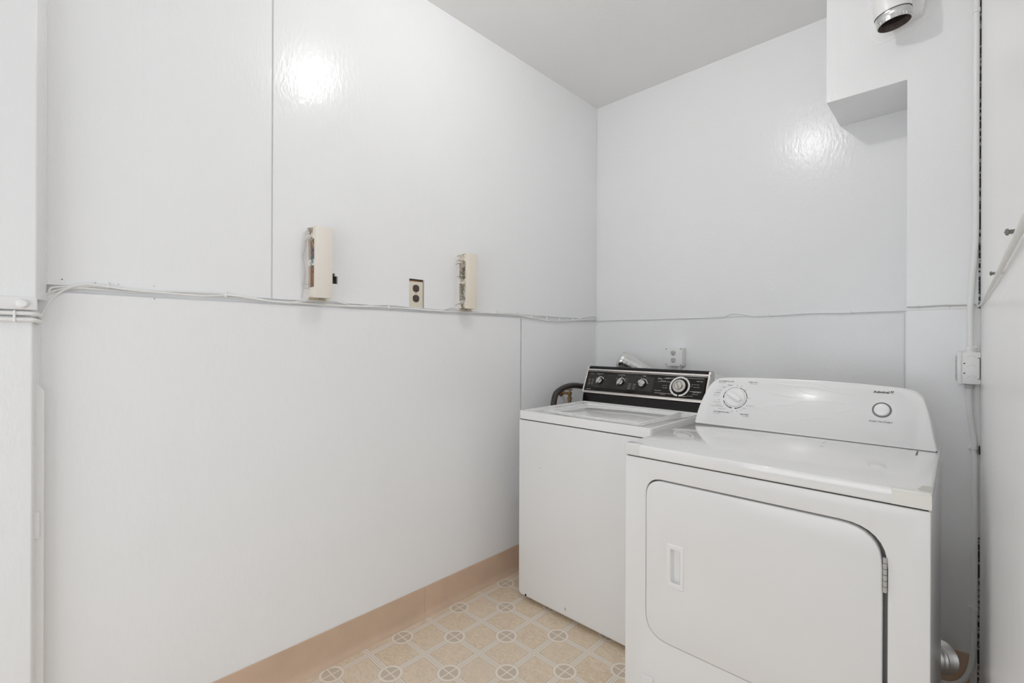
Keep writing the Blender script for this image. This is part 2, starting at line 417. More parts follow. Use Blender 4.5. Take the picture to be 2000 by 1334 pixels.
s = bmesh.new(); box(s, 1.772, 1.7866, -.3035, -.2966, .55, 1.352, .0015, 1); struct('trim_4', s, 'trim', smooth=True)

# pilaster at the left edge of the view
def pil(bm, x, z0, z1, ys, r=.006):
    o = round_poly([(0, -4.2), (x, -4.2), (x, ys), (0, ys+.02*x/.06)], [0, 0, r, 0], 5)
    p = plate(o, [], z1-z0, frame((0, 0, z1), (1, 0, 0), (0, 1, 0), (0, 0, 1))); merge(bm, p); return bm
s = bmesh.new(); pil(s, .060, 1.333, CEIL, -2.5942); pil(s, .052, 0, 1.288, -2.6005); pil(s, .040, 1.287, 1.334, -2.603, .002)
wp = struct('wall_pilaster', s, 'wall', smooth=True)
s = B(.030, .0665, -4.2, -2.5925, 1.3045, 1.3365, .0035, 3)
lathe(s, [(0, .0095), (.007, .009), (.0105, .006), (.0125, 0), (.0125, -.004)], frame((.066, -2.6185, 1.3195), (0, .8, .6), (0, -.6, .8), (1, 0, 0)), 20)
obj('ledge', s, 'trim', wp)
# strip of battens in the corner below the cables
s = bmesh.new(); box(s, 0, .022, -2.600, -2.592, 0, 1.275, .002, 1); struct('trim_5', s, 'trim', smooth=True)
s = plate([(-2.598, 0), (-2.5785, 0), (-2.5785, 1.098), (-2.598, 1.128)], [], .030, YZ(.030, 0, 0), .0015)
struct('trim_6', s, 'trim', smooth=True)
s = B(.012, .038, -2.6005, -2.5865, .722, .790, .0015, 1)
tag(obj('latch_plate', s, 'trim'), 'small white painted plate low on the left corner batten', 'plate')

# tan cove base
def cove(bm, a, b_, axis, sign, wallc, h=.130, toe=.021):
    prof = [(0, h), (.0015, h+.001), (.003, h-.0005), (.0035, .040), (.0045, .026), (.008, .013), (.014, .005), (toe, .0018), (toe+.001, 0), (0, 0)]
    rings = []
    for t in (a, b_):
        rg = []
        for d, z in prof:
            rg.append(bm.verts.new((wallc+sign*d, t, z) if axis == 'y' else (t, wallc+sign*d, z)))
        rings.append(rg)
    n = len(prof)
    for k in range(n): bm.faces.new((rings[0][k], rings[0][(k+1) % n], rings[1][(k+1) % n], rings[1][k]))
    bm.faces.new(rings[0]); bm.faces.new(rings[1]); return bm
s = bmesh.new(); cove(s, -2.585, -1.3655, 'y', 1, 0); cove(s, -1.3648, -.002, 'y', 1, 0); struct('baseboard_left', s, 'baseboard', smooth=True)
s = bmesh.new(); cove(s, .022, 1.586, 'x', -1, -.0005); struct('baseboard_back', s, 'baseboard', smooth=True)
s = bmesh.new(); cove(s, 1.590, 1.763, 'x', -1, -.2968); struct('baseboard_chase', s, 'baseboard', smooth=True)

# ================================================================== ceiling lamp (gives the light, above the frame)
lx, ly, lz = LAMP
cl = thing('ceiling_light', 'round bare bulb lamp in a porcelain holder on the ceiling', 'lamp', (lx, ly, CEIL))
s = lathe(bmesh.new(), [(0, 0), (.045, 0), (.043, -.006), (.028, -.011), (.018, -.015), (0, -.015)], frame((lx, ly, CEIL), (1, 0, 0), (0, 1, 0), (0, 0, 1)), 28); obj('holder', s, 'plastic', cl)
s = lathe(bmesh.new(), [(0, .045), (.012, .044), (.013, .030), (.021, .014), (.0255, 0), (.022, -.014), (.013, -.023), (0, -.0265)], frame((lx, ly, lz), (1, 0, 0), (0, 1, 0), (0, 0, 1)), 28)
obj('bulb', s, 'bulb', cl)

# ================================================================== top-loading washer
WX0, WX1, WF, WB = .1996, .8860, -.9600, -.310
wm = thing('washing_machine', 'white top-loading washer with dark chrome-edged control panel, in the back left corner', 'washing machine', (.543, -.635, 0))
# cabinet: front outline with rounded bottom corners, folded sides
fo = round_poly(rect(WX0, WX1, .022, .8575), [.022, .022, 0, 0], 5)
s = plate(fo, [], .64, XZ(0, WF, 0), .006); obj('cabinet', s, 'enamel', wm)
s = B(WX0+.004, WX1-.004, WF+.006, WB-.01, .8570, .8625); obj('seam', s, 'slot', wm, smooth=False)
for x in (WX0+.05, WX1-.06):
    for y in (WF+.05, WB-.06):
        s = lathe(bmesh.new(), [(0, .035), (.012, .035), (.012, .010), (.02, .008), (.02, 0), (0, 0)], frame((x, y, 0), (1, 0, 0), (0, 1, 0), (0, 0, 1)), 16); obj('foot', s, 'rubber', wm)
s = bmesh.new(); lathe(s, [(0, .004), (.004, .003), (.0055, 0)], XZ(WX0+.047, WF-.0002, .030), 10); obj('clip_bolt', s, 'slot', wm)
# top panel with lid opening
tpo = round_poly([(WX0, WF), (WX1, WF), (WX1, WB), (WX0, WB)], [.014, .014, .004, .004], 5)
lid_in = [(.268, -.862), (.445, -.862), (.505, -.886), (.795, -.886), (.795, -.484), (.268, -.484)]
TOP = frame((0, 0, .8965), (1, 0, 0), (0, 1, 0), (0, 0, 1))
s = plate(tpo, [round_poly(lid_in, .008, 4)], .0345, TOP, .0025)
# raised rolled lip round the top panel
inn = round_poly([(WX0+.017, WF+.017), (WX1-.017, WF+.017), (WX1-.017, -.452), (WX0+.017, -.452)], .008, 4)
merge(s, plate(tpo, [inn], .006, frame((0, 0, .9005), (1, 0, 0), (0, 1, 0), (0, 0, 1)), .0028))
obj('top_panel', s, 'enamel_top', wm)
lid = plate(round_poly([(x+(.0015 if x < .5 else -.0015), y+(.0015 if y < -.7 else -.0015)) for x, y in lid_in], .008, 4), [], .014, frame((0, 0, .8905), (1, 0, 0), (0, 1, 0), (0, 0, 1)), .001)
lo = round_poly([(.2700, -.8605), (.4455, -.8605), (.5055, -.8845), (.7935, -.8845), (.7935, -.4855), (.2700, -.4855)], .008, 4)
li = round_poly([(.2810, -.8500), (.448, -.8500), (.508, -.8740), (.7825, -.8740), (.7825, -.4965), (.2810, -.4965)], .012, 4)
merge(lid, plate(lo, [li], .010, frame((0, 0, .9005), (1, 0, 0), (0, 1, 0), (0, 0, 1)), .003))
obj('lid', lid, 'enamel_top', wm)
# console
k = .45; nn = math.sqrt(1+k*k)
def tilt(x0, y0, z0): return frame((x0, y0, z0), (1, 0, 0), (0, k/nn, 1/nn), (0, -1/nn, k/nn))
CX0, CX1 = .1905, .8780
con = bmesh.new()
sec = [(-.4330, .8995), (-.4250, .9385), (-.4200, .9450), (-.3570, 1.0860), (-.3500, 1.0915), (-.3250, 1.0915), (-.3150, 1.0850), (-.3120, .8995)]
p = plate([(y, z) for y, z in sec], [], CX1-CX0-.012, frame((CX1-.006, 0, 0), (0, 1, 0), (0, 0, 1), (1, 0, 0)), 0); merge(con, p)
console = obj('console', con, 'black', wm, angle=25)
WP = tilt(0, -.4262, .9350)             # face plane
def wv(z): return (z-.935)*nn
s = plate(round_poly(rect(CX0+.014, CX1-.014, wv(.9560), wv(1.0640)), .003, 3), [], .004, WP @ Matrix.Translation((0, 0, .0030)), .0006)
obj('face_panel', s, 'panel_black', console, smooth=True)
s = plate(round_poly(rect(CX0+.015, .604, wv(.9765), wv(1.0490)), [0, .012, .012, 0], 5), [], .0006, WP @ Matrix.Translation((0, 0, .0036)), 0)
obj('face_inlay', s, 'panel_grey', console, smooth=False)
# chrome edges
s = bmesh.new()
for z0, z1, h in ((.9445, .9535, .0075), (1.0660, 1.0745, .0085)):
    merge(s, plate(rect(CX0-.004, CX1+.004, wv(z0), wv(z1)), [], .010, WP @ Matrix.Translation((0, 0, h)), .002))
for z0, z1, h in ((.9550, .9575, .0045), (1.0620, 1.0640, .0045)):
    merge(s, plate(rect(CX0+.008, CX1-.008, wv(z0), wv(z1)), [], .006, WP @ Matrix.Translation((0, 0, h)), .0006))
for x0, x1 in ((CX0-.004, CX0+.006), (CX1-.006, CX1+.004)):
    merge(s, plate(rect(x0, x1, wv(.946), wv(1.088)), [], .012, WP @ Matrix.Translation((0, 0, .0072)), .0025))
obj('chrome_trim', s, 'chrome', console)
# right end cap
sec2 = [(-.4150, .9480), (-.3550, 1.0900), (-.3400, 1.0925), (-.3300, 1.0925), (-.3130, 1.085), (-.3120, .9480)]
s = plate(sec2, [], .004, frame((CX1+.002, 0, 0), (0, 1, 0), (0, 0, 1), (1, 0, 0)), .001); obj('end_cap', s, 'steel', console)
s = plate(sec2, [], .004, frame((CX0+.002, 0, 0), (0, 1, 0), (0, 0, 1), (1, 0, 0)), .001); obj('end_cap', s, 'steel', console)
def wknob(x, z, r, ang, big=False):
    m = WP @ Matrix.Translation((x, wv(z), .0042))
    s = bmesh.new(); lathe(s, [(r, 0), (r, .006), (r*.92, .008), (r*.86, .008), (0, .008)], m, 28)
    kn = obj('knob', s, 'black', console)
    s = bmesh.new()
    if big:
        lathe(s, [(r*.93, .008), (r*.91, .011), (r*.70, .012), (r*.68, .0085), (r*.56, .0085), (r*.54, .016), (r*.48, .019), (0, .019)], m, 36)
        g = m @ Matrix.Rotation(math.radians(ang), 4, 'Z')
        merge(s, plate(round_poly(rect(-r*.10, r*.10, -r*.42, r*.42), r*.08, 3), [], .012, g @ Matrix.Translation((0, 0, .027)), .002))
    else:
        lathe(s, [(r*.80, .008), (r*.78, .0105), (r*.72, .011), (0, .011)], m, 28)
    obj('knob_face', s, 'knob_silver', kn, label='silver knob face')
    g = m @ Matrix.Rotation(math.radians(ang), 4, 'Z')
    if not big:
        s = plate(round_poly(rect(-r*.30, r*.30, -r*.86, r*.86), r*.25, 4), [], .014, g @ Matrix.Translation((0, 0, .022)), .003)
        for q in (-.12, .12):
            merge(s, plate(rect(r*(q-.03), r*(q+.03), -r*.7, r*.7), [], .001, g @ Matrix.Translation((0, 0, .0228)), 0))
        obj('knob_grip', s, 'knob_silver', kn)
    else:
        s = bar(bmesh.new(), g, -r*.03, r*.03, -r*.38, r*.38, .0275); obj('pointer_line', s, 'ink_dark', kn)
wknob(.2870, 1.0119, .0190, -28); wknob(.4180, 1.0122, .0190, -28); wknob(.5440, 1.0118, .0215, 55); wknob(.7430, 1.0118, .0350, 15, big=True)
s = bmesh.new(); ZT = .0046
WPt = WP @ Matrix.Translation((0, 0, .0040))
for cx, r, a0, a1 in ((.2870, .0225, 30, 215), (.4180, .0225, 30, 215), (.5440, .0250, 5, 170)):
    arc(s, WPt, cx, wv(1.0120), r, r+.0030, a0, a1)
arc(s, WPt, .7430, wv(1.0118), .0425, .0510, -90+4, 266, z=.0006)
for a in (100, 88, 0, -60): pass
def wt(t, x, z, w, h=.0026, al='L'): text(s, t, WPt, x, wv(z), w, h, .01, al)
wt('TEMPERATURE', .2560, 1.0480, .042); wt('MACHINE', .2140, 1.0480, .026, .002); wt('WATER LEVEL', .3920, 1.0490, .044); wt('SPEED', .5380, 1.0500, .020, .003)
for i, (a, b_) in enumerate((('WASH', 'RINSE'), ('HOT', 'WARM'), ('WARM', 'COLD'), ('COLD', 'COLD'))):
    wt(a, .2110+.001*i, 1.0170-.0085*i, .014, .0020); wt(b_, .2330, 1.0170-.0085*i, .013, .0020)
for i, (a, b_) in enumerate((('WASH', 'SPIN'), ('NORMAL', 'FAST'), ('GENTLE', 'SLOW'), ('NORMAL', 'SLOW'))):
    wt(a, .4640, 1.0060-.0080*i, .018, .0020); wt(b_, .4920, 1.0060-.0080*i, .016, .0020)
for cx, ang in ((.2870, (150, 105, 60, 15)), (.5440, (165, 110, 60, 5))):
    for i, a in enumerate(ang):
        wt('ABCD'[i], cx+.034*math.cos(math.radians(a))-.001, 1.0118+.034*math.sin(math.radians(a))/nn-.001, .003, .003)
wt('LOW', .3830, 1.0290, .009, .002); wt('MED', .4130, 1.0385, .009, .002); wt('HIGH', .4410, 1.0300, .011, .002); wt('RESET', .4400, 1.0190, .014, .002)
wt('SOAK &', .6240, 1.0440, .018, .0028); wt('PREWASH', .6240, 1.0400, .026, .0028)
wt('COOL RINSE', .6640, 1.0480, .024, .002); wt('PREWASH', .6640, 1.0445, .018, .002); wt('SOAK ONLY', .6420, 1.0330, .026, .0020)
wt('COOL RINSE', .6540, 1.0105, .026, .0020); wt('COOL RINSE', .6540, 1.0000, .026, .0020); wt('DELICATE', .6190, .9840, .030, .0030); wt('COOL RINSE', .650, .9680, .028, .0020)
wt('REGULAR', .8220, 1.0390, .030, .0030); wt('COOL RINSE', .8080, 1.0240, .028, .0020); wt('KNITS SPIN', .8120, 1.0120, .028, .0020)
wt('PERM PRESS', .8110, .9880, .036, .0030); wt('HEAVY SOIL', .8110, .9790, .028, .0024); wt('COOL RINSE', .7860, .9700, .028, .0020)
wt('DELUXE', .2130, .9655, .026, .0030)
for (x0, z0, x1, z1) in ((.655, 1.0455, .735, 1.0500), (.7440, 1.0530, .8560, 1.0535), (.6250, 1.0300, .700, 1.0300), (.8000, 1.0160, .8060, 1.0170), (.7960, .9930, .8540, .9930), (.6180, .9740, .7100, .9745), (.7600, .9665, .785, .9680), (.8000, 1.0240, .8060, 1.0250)):
    line(s, WPt, [(x0, wv(z0)), (x1, wv(z1))], .0010)
obj('lettering', s, 'ink_white', console, smooth=False)
# vertical dial index
s = bmesh.new()
for a in range(0, 360, 30): line(s, WPt @ Matrix.Translation((0, 0, .0004)), [(.743+.0425*math.cos(math.radians(a)), wv(1.0118)+.0425*math.sin(math.radians(a))), (.743+.051*math.cos(math.radians(a)), wv(1.0118)+.051*math.sin(math.radians(a)))], .0007)
obj('dial_marks', s, 'ink_dark', console, smooth=False)

# ================================================================== dryer
DX0, DX1, DF, DB = .9570, 1.6950, -1.2700, -.612
dm = thing('tumble_dryer', 'large white front-loading dryer with rounded console, in front of the right wall corner', 'dryer', (1.326, -.94, 0))
door_hole = round_poly([(1.0280, .3180), (1.6225, .3180), (1.6225, .8095), (1.0280, .8095)], [.075, .09, .090, .055], 8)
s = plate(round_poly(rect(DX0, DX1, .010, .8652), .003, 2), [door_hole], .024, XZ(0, DF, 0), .002)
box(s, DX0, DX1, DF+.0225, DB, .010, .8652, .002, 1); obj('cabinet', s, 'enamel_dry', dm)
s = plate(round_poly(rect(1.006, 1.640, .30, .83), .05, 4), [], .001, XZ(0, DF+.0215, 0)); obj('door_seal', s, 'seal', dm, smooth=False)
s = B(DX0+.004, DX1-.004, DF+.006, DB-.004, .8640, .8690); obj('seam', s, 'slot', dm, smooth=False)
s = B(DX0-.001, DX1+.001, DF-.004, DB, .8685, .9055, .0065, 4)
obj('top_panel', s, 'enamel_top', dm)
# door with recessed handle
HZ = (1.1010, 1.1480, .4975, .6215)
door_out = round_poly([(1.0300, .3200), (1.6130, .3200), (1.6130, .8045), (1.0300, .8045)], [.074, .085, .086, .054], 8)
s = plate(door_out, [rect(HZ[0]+.008, HZ[1]-.006, HZ[2]+.012, HZ[3]-.010)], .018, XZ(0, DF-.0015, 0), .0035)
door = obj('door', s, 'enamel_dry', dm)
s = plate(round_poly(rect(HZ[0]-.003, HZ[1]+.003, HZ[2]-.003, HZ[3]+.003), .004, 3), [round_poly(rect(HZ[0]+.010, HZ[1]-.008, HZ[2]+.014, HZ[3]-.012), .003, 3)], .0045, XZ(0, DF-.0040, 0), .002)
x0, x1, z0, z1 = HZ[0]+.010, HZ[1]-.008, HZ[2]+.014, HZ[3]-.012
yb, yf = DF+.018, DF-.001
def quad(bm, *c): bm.faces.new([bm.verts.new(v) for v in c])
quad(s, (x0, yf, z0), (x0, yf, z1), (x0+.004, yb-.004, z1), (x0+.004, yb-.004, z0)); quad(s, (x0+.004, yb-.004, z0), (x0+.004, yb-.004, z1), (x1-.010, yb, z1), (x1-.010, yb, z0)); quad(s, (x1-.010, yb, z0), (x1-.010, yb, z1), (x1, yf, z1), (x1, yf, z0))
quad(s, (x0, yf, z1), (x1, yf, z1), (x1-.010, yb, z1), (x0+.004, yb-.004, z1)); quad(s, (x0, yf, z0), (x0+.004, yb-.004, z0), (x1-.010, yb, z0), (x1, yf, z0))
obj('handle', s, 'plastic', door)
def hinge(z0, z1):
    s = bmesh.new(); n = 6; h = (z1-z0)/n
    for i in range(n):
        box(s, 1.6140, 1.6215, DF-.0045, DF+.006, z0+i*h+.0006, z0+(i+1)*h-.0006, .001, 1)
        tube(s, [(1.6178, DF-.0035, z0+i*h+.0005), (1.6178, DF-.0035, z0+(i+1)*h-.0005)], .0034, seg=10, smooth=0)
    obj('hinge', s, 'steel', door)
hinge(.666, .746); hinge(.366, .446)
s = B(1.0130, 1.0560, DF-.0045, DF, .120, .1935, .002, 1); obj('kick_vent', s, 'enamel_dry', dm)
for x in (DX0+.05, DX1-.05):
    for y in (DF+.06, DB-.06):
        s = lathe(bmesh.new(), [(0, .02), (.018, .02), (.02, 0), (0, 0)], frame((x, y, 0), (1, 0, 0), (0, 1, 0), (0, 0, 1)), 14); obj('foot', s, 'rubber', dm)
# console
DP = tilt(0, -.7420, .9055)
def dv(z): return (z-.9055)*nn
ol = [(.9600, .9068), (.9619, .9384), (.9715, .9910), (.9888, 1.0448), (1.0059, 1.0702), (1.0303, 1.0838), (1.0713, 1.0884), (1.1553, 1.0918), (1.2489, 1.0930), (1.3773, 1.0935), (1.4932, 1.0907), (1.5279, 1.0885), (1.5682, 1.0862), (1.6037, 1.0833), (1.6297, 1.0771), (1.6447, 1.0689), (1.6560, 1.0555), (1.6620, 1.0380), (1.6720, .9985), (1.6798, .9554), (1.6900, .9068)]
top_pts = [Vector((x, z, 0)) for x, z in ol]; cm = catmull(top_pts, 3); olp = [(p.x, dv(p.y)) for p in cm]
bm = bmesh.new()
# loft from the tilted face back to an upright rear outline, lower and narrower at the back edge
front = [DP @ Vector((x, y, 0)) for x, y in olp]
cxm = 1.325
def lay(bm, pts): return [bm.verts.new(p) for p in pts]
L0 = lay(bm, [DP @ Vector((cxm+(x-cxm)*.985, y*.975, .0)) for x, y in olp])
L1 = lay(bm, [DP @ Vector((cxm+(x-cxm)*.997, y*.993, -.003)) for x, y in olp])
L2 = lay(bm, [DP @ Vector((x, y, -.010)) for x, y in olp])
L3 = lay(bm, [Vector((cxm+(p.x-cxm)*1.0, max(p.y+.012, -.66), p.z)) for p in front])
L4 = lay(bm, [Vector((cxm+(p.x-cxm)*.998, -.630, .9055+(p.z-.9055)*.985)) for p in front])
L5 = lay(bm, [Vector((cxm+(p.x-cxm)*.985, -.6165, .9055+(p.z-.9055)*.95)) for p in front])
n = len(L0)
for A, Bq in ((L0, L1), (L1, L2), (L2, L3), (L3, L4), (L4, L5)):
    for i in range(n-1): bm.faces.new((A[i], A[i+1], Bq[i+1], Bq[i]))
    bm.faces.new((A[-1], A[0], Bq[0], Bq[-1]))
bm.faces.new(L0); bm.faces.new(list(reversed(L5)))
dcon = obj('console', bm, 'plastic', dm, angle=50)
s = B(.9620, 1.6890, -.7405, -.6180, .9040, .9080); obj('console_seam', s, 'slot', dm, smooth=False)
# knob and button
KX, KZ = 1.1005, 1.0140
m = DP @ Matrix.Translation((KX, dv(KZ), 0))
s = lathe(bmesh.new(), [(.0370, 0), (.0365, .005), (.034, .0075), (.0320, .0080), (0, .0090)], m, 48)
kn = obj('knob', s, 'plastic', dcon)
g = m @ Matrix.Rotation(math.radians(62), 4, 'Z')
s = plate(round_poly([(-.0080, -.030), (.0080, -.030), (.0105, 0), (.0065, .031), (-.0065, .031), (-.0105, 0)], .006, 4), [], .018, g @ Matrix.Translation((0, 0, .021)), .004)
obj('knob_grip', s, 'plastic', kn)
mb = DP @ Matrix.Translation((1.5535, dv(1.0125), 0))
s = lathe(bmesh.new(), [(.0255, 0), (.0255, .0016), (.0235, .0022), (.0218, .0016), (.0218, 0)], mb, 48); obj('button_ring', s, 'ink_grey', dcon, label='dark grey ring round the start button')
s = lathe(bmesh.new(), [(.0210, 0), (.0208, .004), (.019, .0075), (.012, .0105), (0, .0118)], mb, 40); obj('start_button', s, 'plastic', dcon)
# printed dial and words
s = bmesh.new(); DT = DP
def dt(t, x, z, w, h, al='L', off=.01, mi=0): text(s, t, DT, x, dv(z), w, h, off, al, mi)
KV = dv(KZ)
for a0, a1, w_, mi in ((82, 137, .0012, 0), (143, 147, .0022, 0), (151, 159, .0030, 0), (163, 168, .0030, 0), (171, 186, .0036, 0), (200, 218, .0036, 1), (222, 228, .003, 0), (232, 239, .0036, 0), (243, 262, .0036, 0),
                   (274, 288, .0036, 0), (292, 300, .0036, 0), (304, 310, .003, 0), (316, 356, .0028, 1), (2, 30, .0032, 1), (34, 53, .0034, 1), (57, 74, .0030, 1)):
    arc(s, DT, KX, KV, .0415, .0415+w_, a0, a1, mi=mi)
for a in (146, 160, 169, 220, 230, 241, 290, 302, 312, 0, 32, 55): line(s, DT, [(KX+.0415*math.cos(math.radians(a)), KV+.0415*math.sin(math.radians(a))), (KX+.0475*math.cos(math.radians(a)), KV+.0475*math.sin(math.radians(a)))], .0007)
dt('AUTOMATIC DRY', 1.0290, 1.0715, .0600, .0050, mi=0); dt('HIGH HEAT', 1.0290, 1.0672, .026, .0022, mi=1)
dt('TIME DRY', 1.1400, 1.0735, .0360, .0050, mi=1); dt('HIGH HEAT', 1.1480, 1.0685, .026, .0022, mi=1)
dt('WRINKLE', 1.0650, 1.0600, .021, .0020, mi=1); dt('PREVENT', 1.0650, 1.0565, .021, .0020, mi=1); dt('OFF', 1.0975, 1.0585, .0095, .0026, mi=1)
dt('80', 1.1150, 1.0570, .0065, .0026, mi=1); dt('60', 1.1330, 1.0450, .0065, .0026, mi=1); dt('20', 1.1480, 1.0150, .0065, .0026, mi=1)
dt('COOL', 1.0485, 1.0515, .0130, .0020, mi=1); dt('DOWN', 1.0460, 1.0480, .014, .0020, mi=1)
dt('LESS DRY', 1.0480, 1.0370, .021, .0021, 'R', mi=1); dt('ENERGY', 1.0440, 1.0295, .017, .0021, 'R', mi=1); dt('PREFERRED', 1.0440, 1.0260, .025, .0021, 'R', mi=1)
dt('MORE DRY', 1.0410, 1.0180, .023, .0021, 'R', mi=1); dt('OFF', 1.0460, .9995, .0095, .0026, 'R', mi=1)
dt('COOL DOWN', 1.0480, .9915, .028, .0021, 'R', mi=1); dt('LESS DRY', 1.0530, .9825, .021, .0021, 'R', mi=1); dt('ENERGY PREFERRED', 1.0620, .9765, .047, .0021, 'R', mi=1)
dt('MORE DRY', 1.0720, .9680, .026, .0021, 'R', mi=1); dt('OFF', 1.0910, .9630, .010, .0026, mi=1); dt('30', 1.1120, .9640, .0065, .0026, mi=1); dt('20', 1.1260, .9690, .0060, .0024, mi=1)
dt('WRINKLE', 1.1320, .9770, .0110, .0024, mi=1); dt('COOL DOWN', 1.1440, .9870, .030, .0024, mi=1)
dt('AUTOMATIC DRY', 1.0270, .9545, .0620, .0052); dt('LOW HEAT', 1.0270, .9495, .025, .0024, mi=1)
dt('AIR DRY', 1.1270, .9535, .0330, .0052); dt('NO HEAT', 1.1370, .9485, .023, .0026, mi=1)
dt('Admiral', 1.5285, 1.0645, .0415, .0080, off=.035)
dt('PUSH TO START', 1.5230, .9735, .0600, .0050)
# small slanted emblem after the name
for sh in ((1.5725, .0), (1.5770, -.0005)):
    x = sh[0]; z = dv(1.0660)
    f = s.faces.new([s.verts.new(DT @ Vector(q)) for q in ((x, z, .0004), (x+.0022, z, .0004), (x+.0050, z+.0080, .0004), (x+.0028, z+.0080, .0004))])
bar(s, DT, 1.5735, 1.5775, dv(1.0660)+.0066, dv(1.0660)+.0080)
obj('lettering', s, ['ink_dark', 'ink_grey'], dcon, smooth=False)
# wrinkled protective film
random.seed(4)
def in_film(x, z): return True
s = bmesh.new(); nx, nz = 90, 34; grid = []
from mathutils import noise
for i in range(nx+1):
    row = []
    for j in range(nz+1):
        x = .985+(.680)*i/nx; z = .911+.168*j/nz
        q = noise.noise(Vector((x*14+z*20, z*46-x*9, 1.3))); q2 = noise.noise(Vector((x*40, z*70, 5.1)))
        rid = max(0, 1-abs(q)*9)*.0022*max(0, min(1, noise.noise(Vector((x*6, z*9, 9)))*2.5+.3)) + q2*.00012
        d = math.hypot(x-KX, (z-KZ)*nn); d2 = math.hypot(x-1.5535, (z-1.0125)*nn)
        lift = .0008
        row.append((s.verts.new(DP @ Vector((x, dv(z), lift+rid))), d > .050 and d2 > .030 and x > .985+max(0, z-1.04)*1.1+.012 and x < 1.645-max(0, z-1.03)*.9 and z < 1.078))
    grid.append(row)
for i in range(nx):
    for j in range(nz):
        q = [grid[i][j], grid[i+1][j], grid[i+1][j+1], grid[i][j+1]]
        if all(b_ for _, b_ in q): s.faces.new([v for v, _ in q])
bmesh.ops.delete(s, geom=[v for v in s.verts if not v.link_faces], context='VERTS')
me_film = obj('protective_film', s, 'film', dcon, angle=80, label='clear wrinkled film over the console')
CREASES = [[(1.1346, 1.0031), (1.1771, 0.9864), (1.2079, 0.9802), (1.2408, 0.9655), (1.2677, 0.9507), (1.2895, 0.9461)], [(1.2863, 0.9458), (1.3241, 0.9535), (1.362, 0.9645), (1.3919, 0.9695), (1.4216, 0.9678)], [(1.2038, 0.9853), (1.2539, 0.9972), (1.3024, 1.007), (1.3488, 1.0216)], [(1.2984, 1.0137), (1.3643, 1.023), (1.4393, 1.0228), (1.4959, 1.0245)], [(1.1764, 1.0841), (1.262, 1.0725), (1.3283, 1.0695), (1.3762, 1.0622)], [(1.2091, 1.0804), (1.3108, 1.0828), (1.3746, 1.0797), (1.4364, 1.0614)], [(1.3102, 1.0882), (1.3759, 1.0657), (1.4368, 1.0563), (1.4801, 1.0529)], [(1.4244, 0.9879), (1.4625, 0.9984), (1.4858, 1.0073)], [(1.5631, 1.0227), (1.5755, 1.0365)], [(1.5936, 1.065), (1.6054, 1.0548)], [(1.6582, 1.009), (1.6608, 0.95)], [(1.2143, 1.0395), (1.2833, 1.0321), (1.3318, 1.0342)], [(1.2964, 1.0638), (1.3383, 1.0489), (1.3777, 1.0449)]]
s = bmesh.new()
for cr_ in CREASES:
    tube(s, [DP @ Vector((x, dv(z), .0008)) for x, z in cr_], .0006, seg=6, smooth=4, rf=lambda i, n_: .00075*math.sin(PI*(i+.6)/(n_+.2))+.0001)
obj('film_creases', s, 'crease', dcon, label='creases in the clear film, whitened to stand in for glints')
# tape on the front corners, chips on the top
s = plate(round_poly(rect(1.6290, 1.6968, .8705, .9015), .001, 2), [], .0008, XZ(0, DF-.0043, 0), 0)
s2 = plate([(1.6285, DF-.0030), (1.6965, DF-.0030), (1.6965, -1.240), (1.6820, -1.231), (1.6740, -1.247), (1.6285, -1.256)], [], .0008, frame((0, 0, .9059), (1, 0, 0), (0, 1, 0), (0, 0, 1)), 0); merge(s, s2)
box(s, 1.6285, 1.6962, DF-.0044, DF-.0010, .8985, .9060, .0016, 2)
obj('corner_tape', s, 'tape', dm, label='yellowed tape on the front corner')
s = bmesh.new()
a = [(1.6715, -1.247, .9064), (1.6960, -1.2560, .9066), (1.6955, -1.243, .9150), (1.6800, -1.232, .9125)]
bm_v = [s.verts.new(q) for q in a]; s.faces.new(bm_v)
bv = [s.verts.new((x, y, z)) for x, y, z in ((1.6740, -1.250, .9064), (1.6955, -1.264, .9064), (1.6955, -1.2570, .9120), (1.6745, -1.2465, .9100))]; s.faces.new(bv)
bmesh.ops.solidify(s, geom=s.faces[:], thickness=.0006)
obj('loose_tape', s, 'tape', dm, smooth=False)
s = B(.9555, 1.0080, DF-.0056, DF+.030, .8695, .9064, .004, 3); obj('corner_tape', s, 'tape_clear', dm, label='clear tape on the other front corner')
FT = frame((0, 0, .9056), (1, 0, 0), (0, 1, 0), (0, 0, 1))
for a, b_, w_ in (((1.6455, -.7640), (1.6470, -.8350), .0040), ((1.4180, -.8010), (1.4160, -.8300), .0014), ((1.4190, -.8900), (1.4290, -.8860), .0045)):
    s = line(bmesh.new(), FT, [a, b_], w_); obj('scratch', s, 'ink_dark', dm, smooth=False)

# ================================================================== hose, valve, ducts behind the machines
h = obj('drain_hose', T([(.125, -.600, .60), (.122, -.606, .80), (.120, -.585, .925), (.120, -.535, .962), (.120, -.450, .978), (.125, -.36, .972), (.150, -.27, .945), (.17, -.20, .80), (.17, -.18, .30)], .0165, seg=16, smooth=8), 'rubber')
tag(h, 'dark brown rubber drain hose looping between washer and left wall', 'hose')
v = thing('faucet_valve', 'small tarnished brass faucet valve on the wall left of the washer console', 'valve', (0.0, -.372, .915))
s = T([(0, -.372, .925), (.035, -.372, .925), (.062, -.372, .922)], .009, smooth=0); lathe(s, [(.0, .012), (.012, .012), (.014, .002), (.010, -.006), (.009, -.018), (.0135, -.020), (.0135, -.034), (.0105, -.036), (.0105, -.055), (0, -.055)], frame((.062, -.372, .922), (1, 0, 0), (0, 1, 0), (0, 0, 1)), 18)
lathe(s, [(0, .004), (.022, .003), (.024, 0), (0, -.001)], frame((0.0, -.372, .925), (0, 1, 0), (0, 0, 1), (1, 0, 0)), 20)
obj('valve_body', s, 'brass', v)
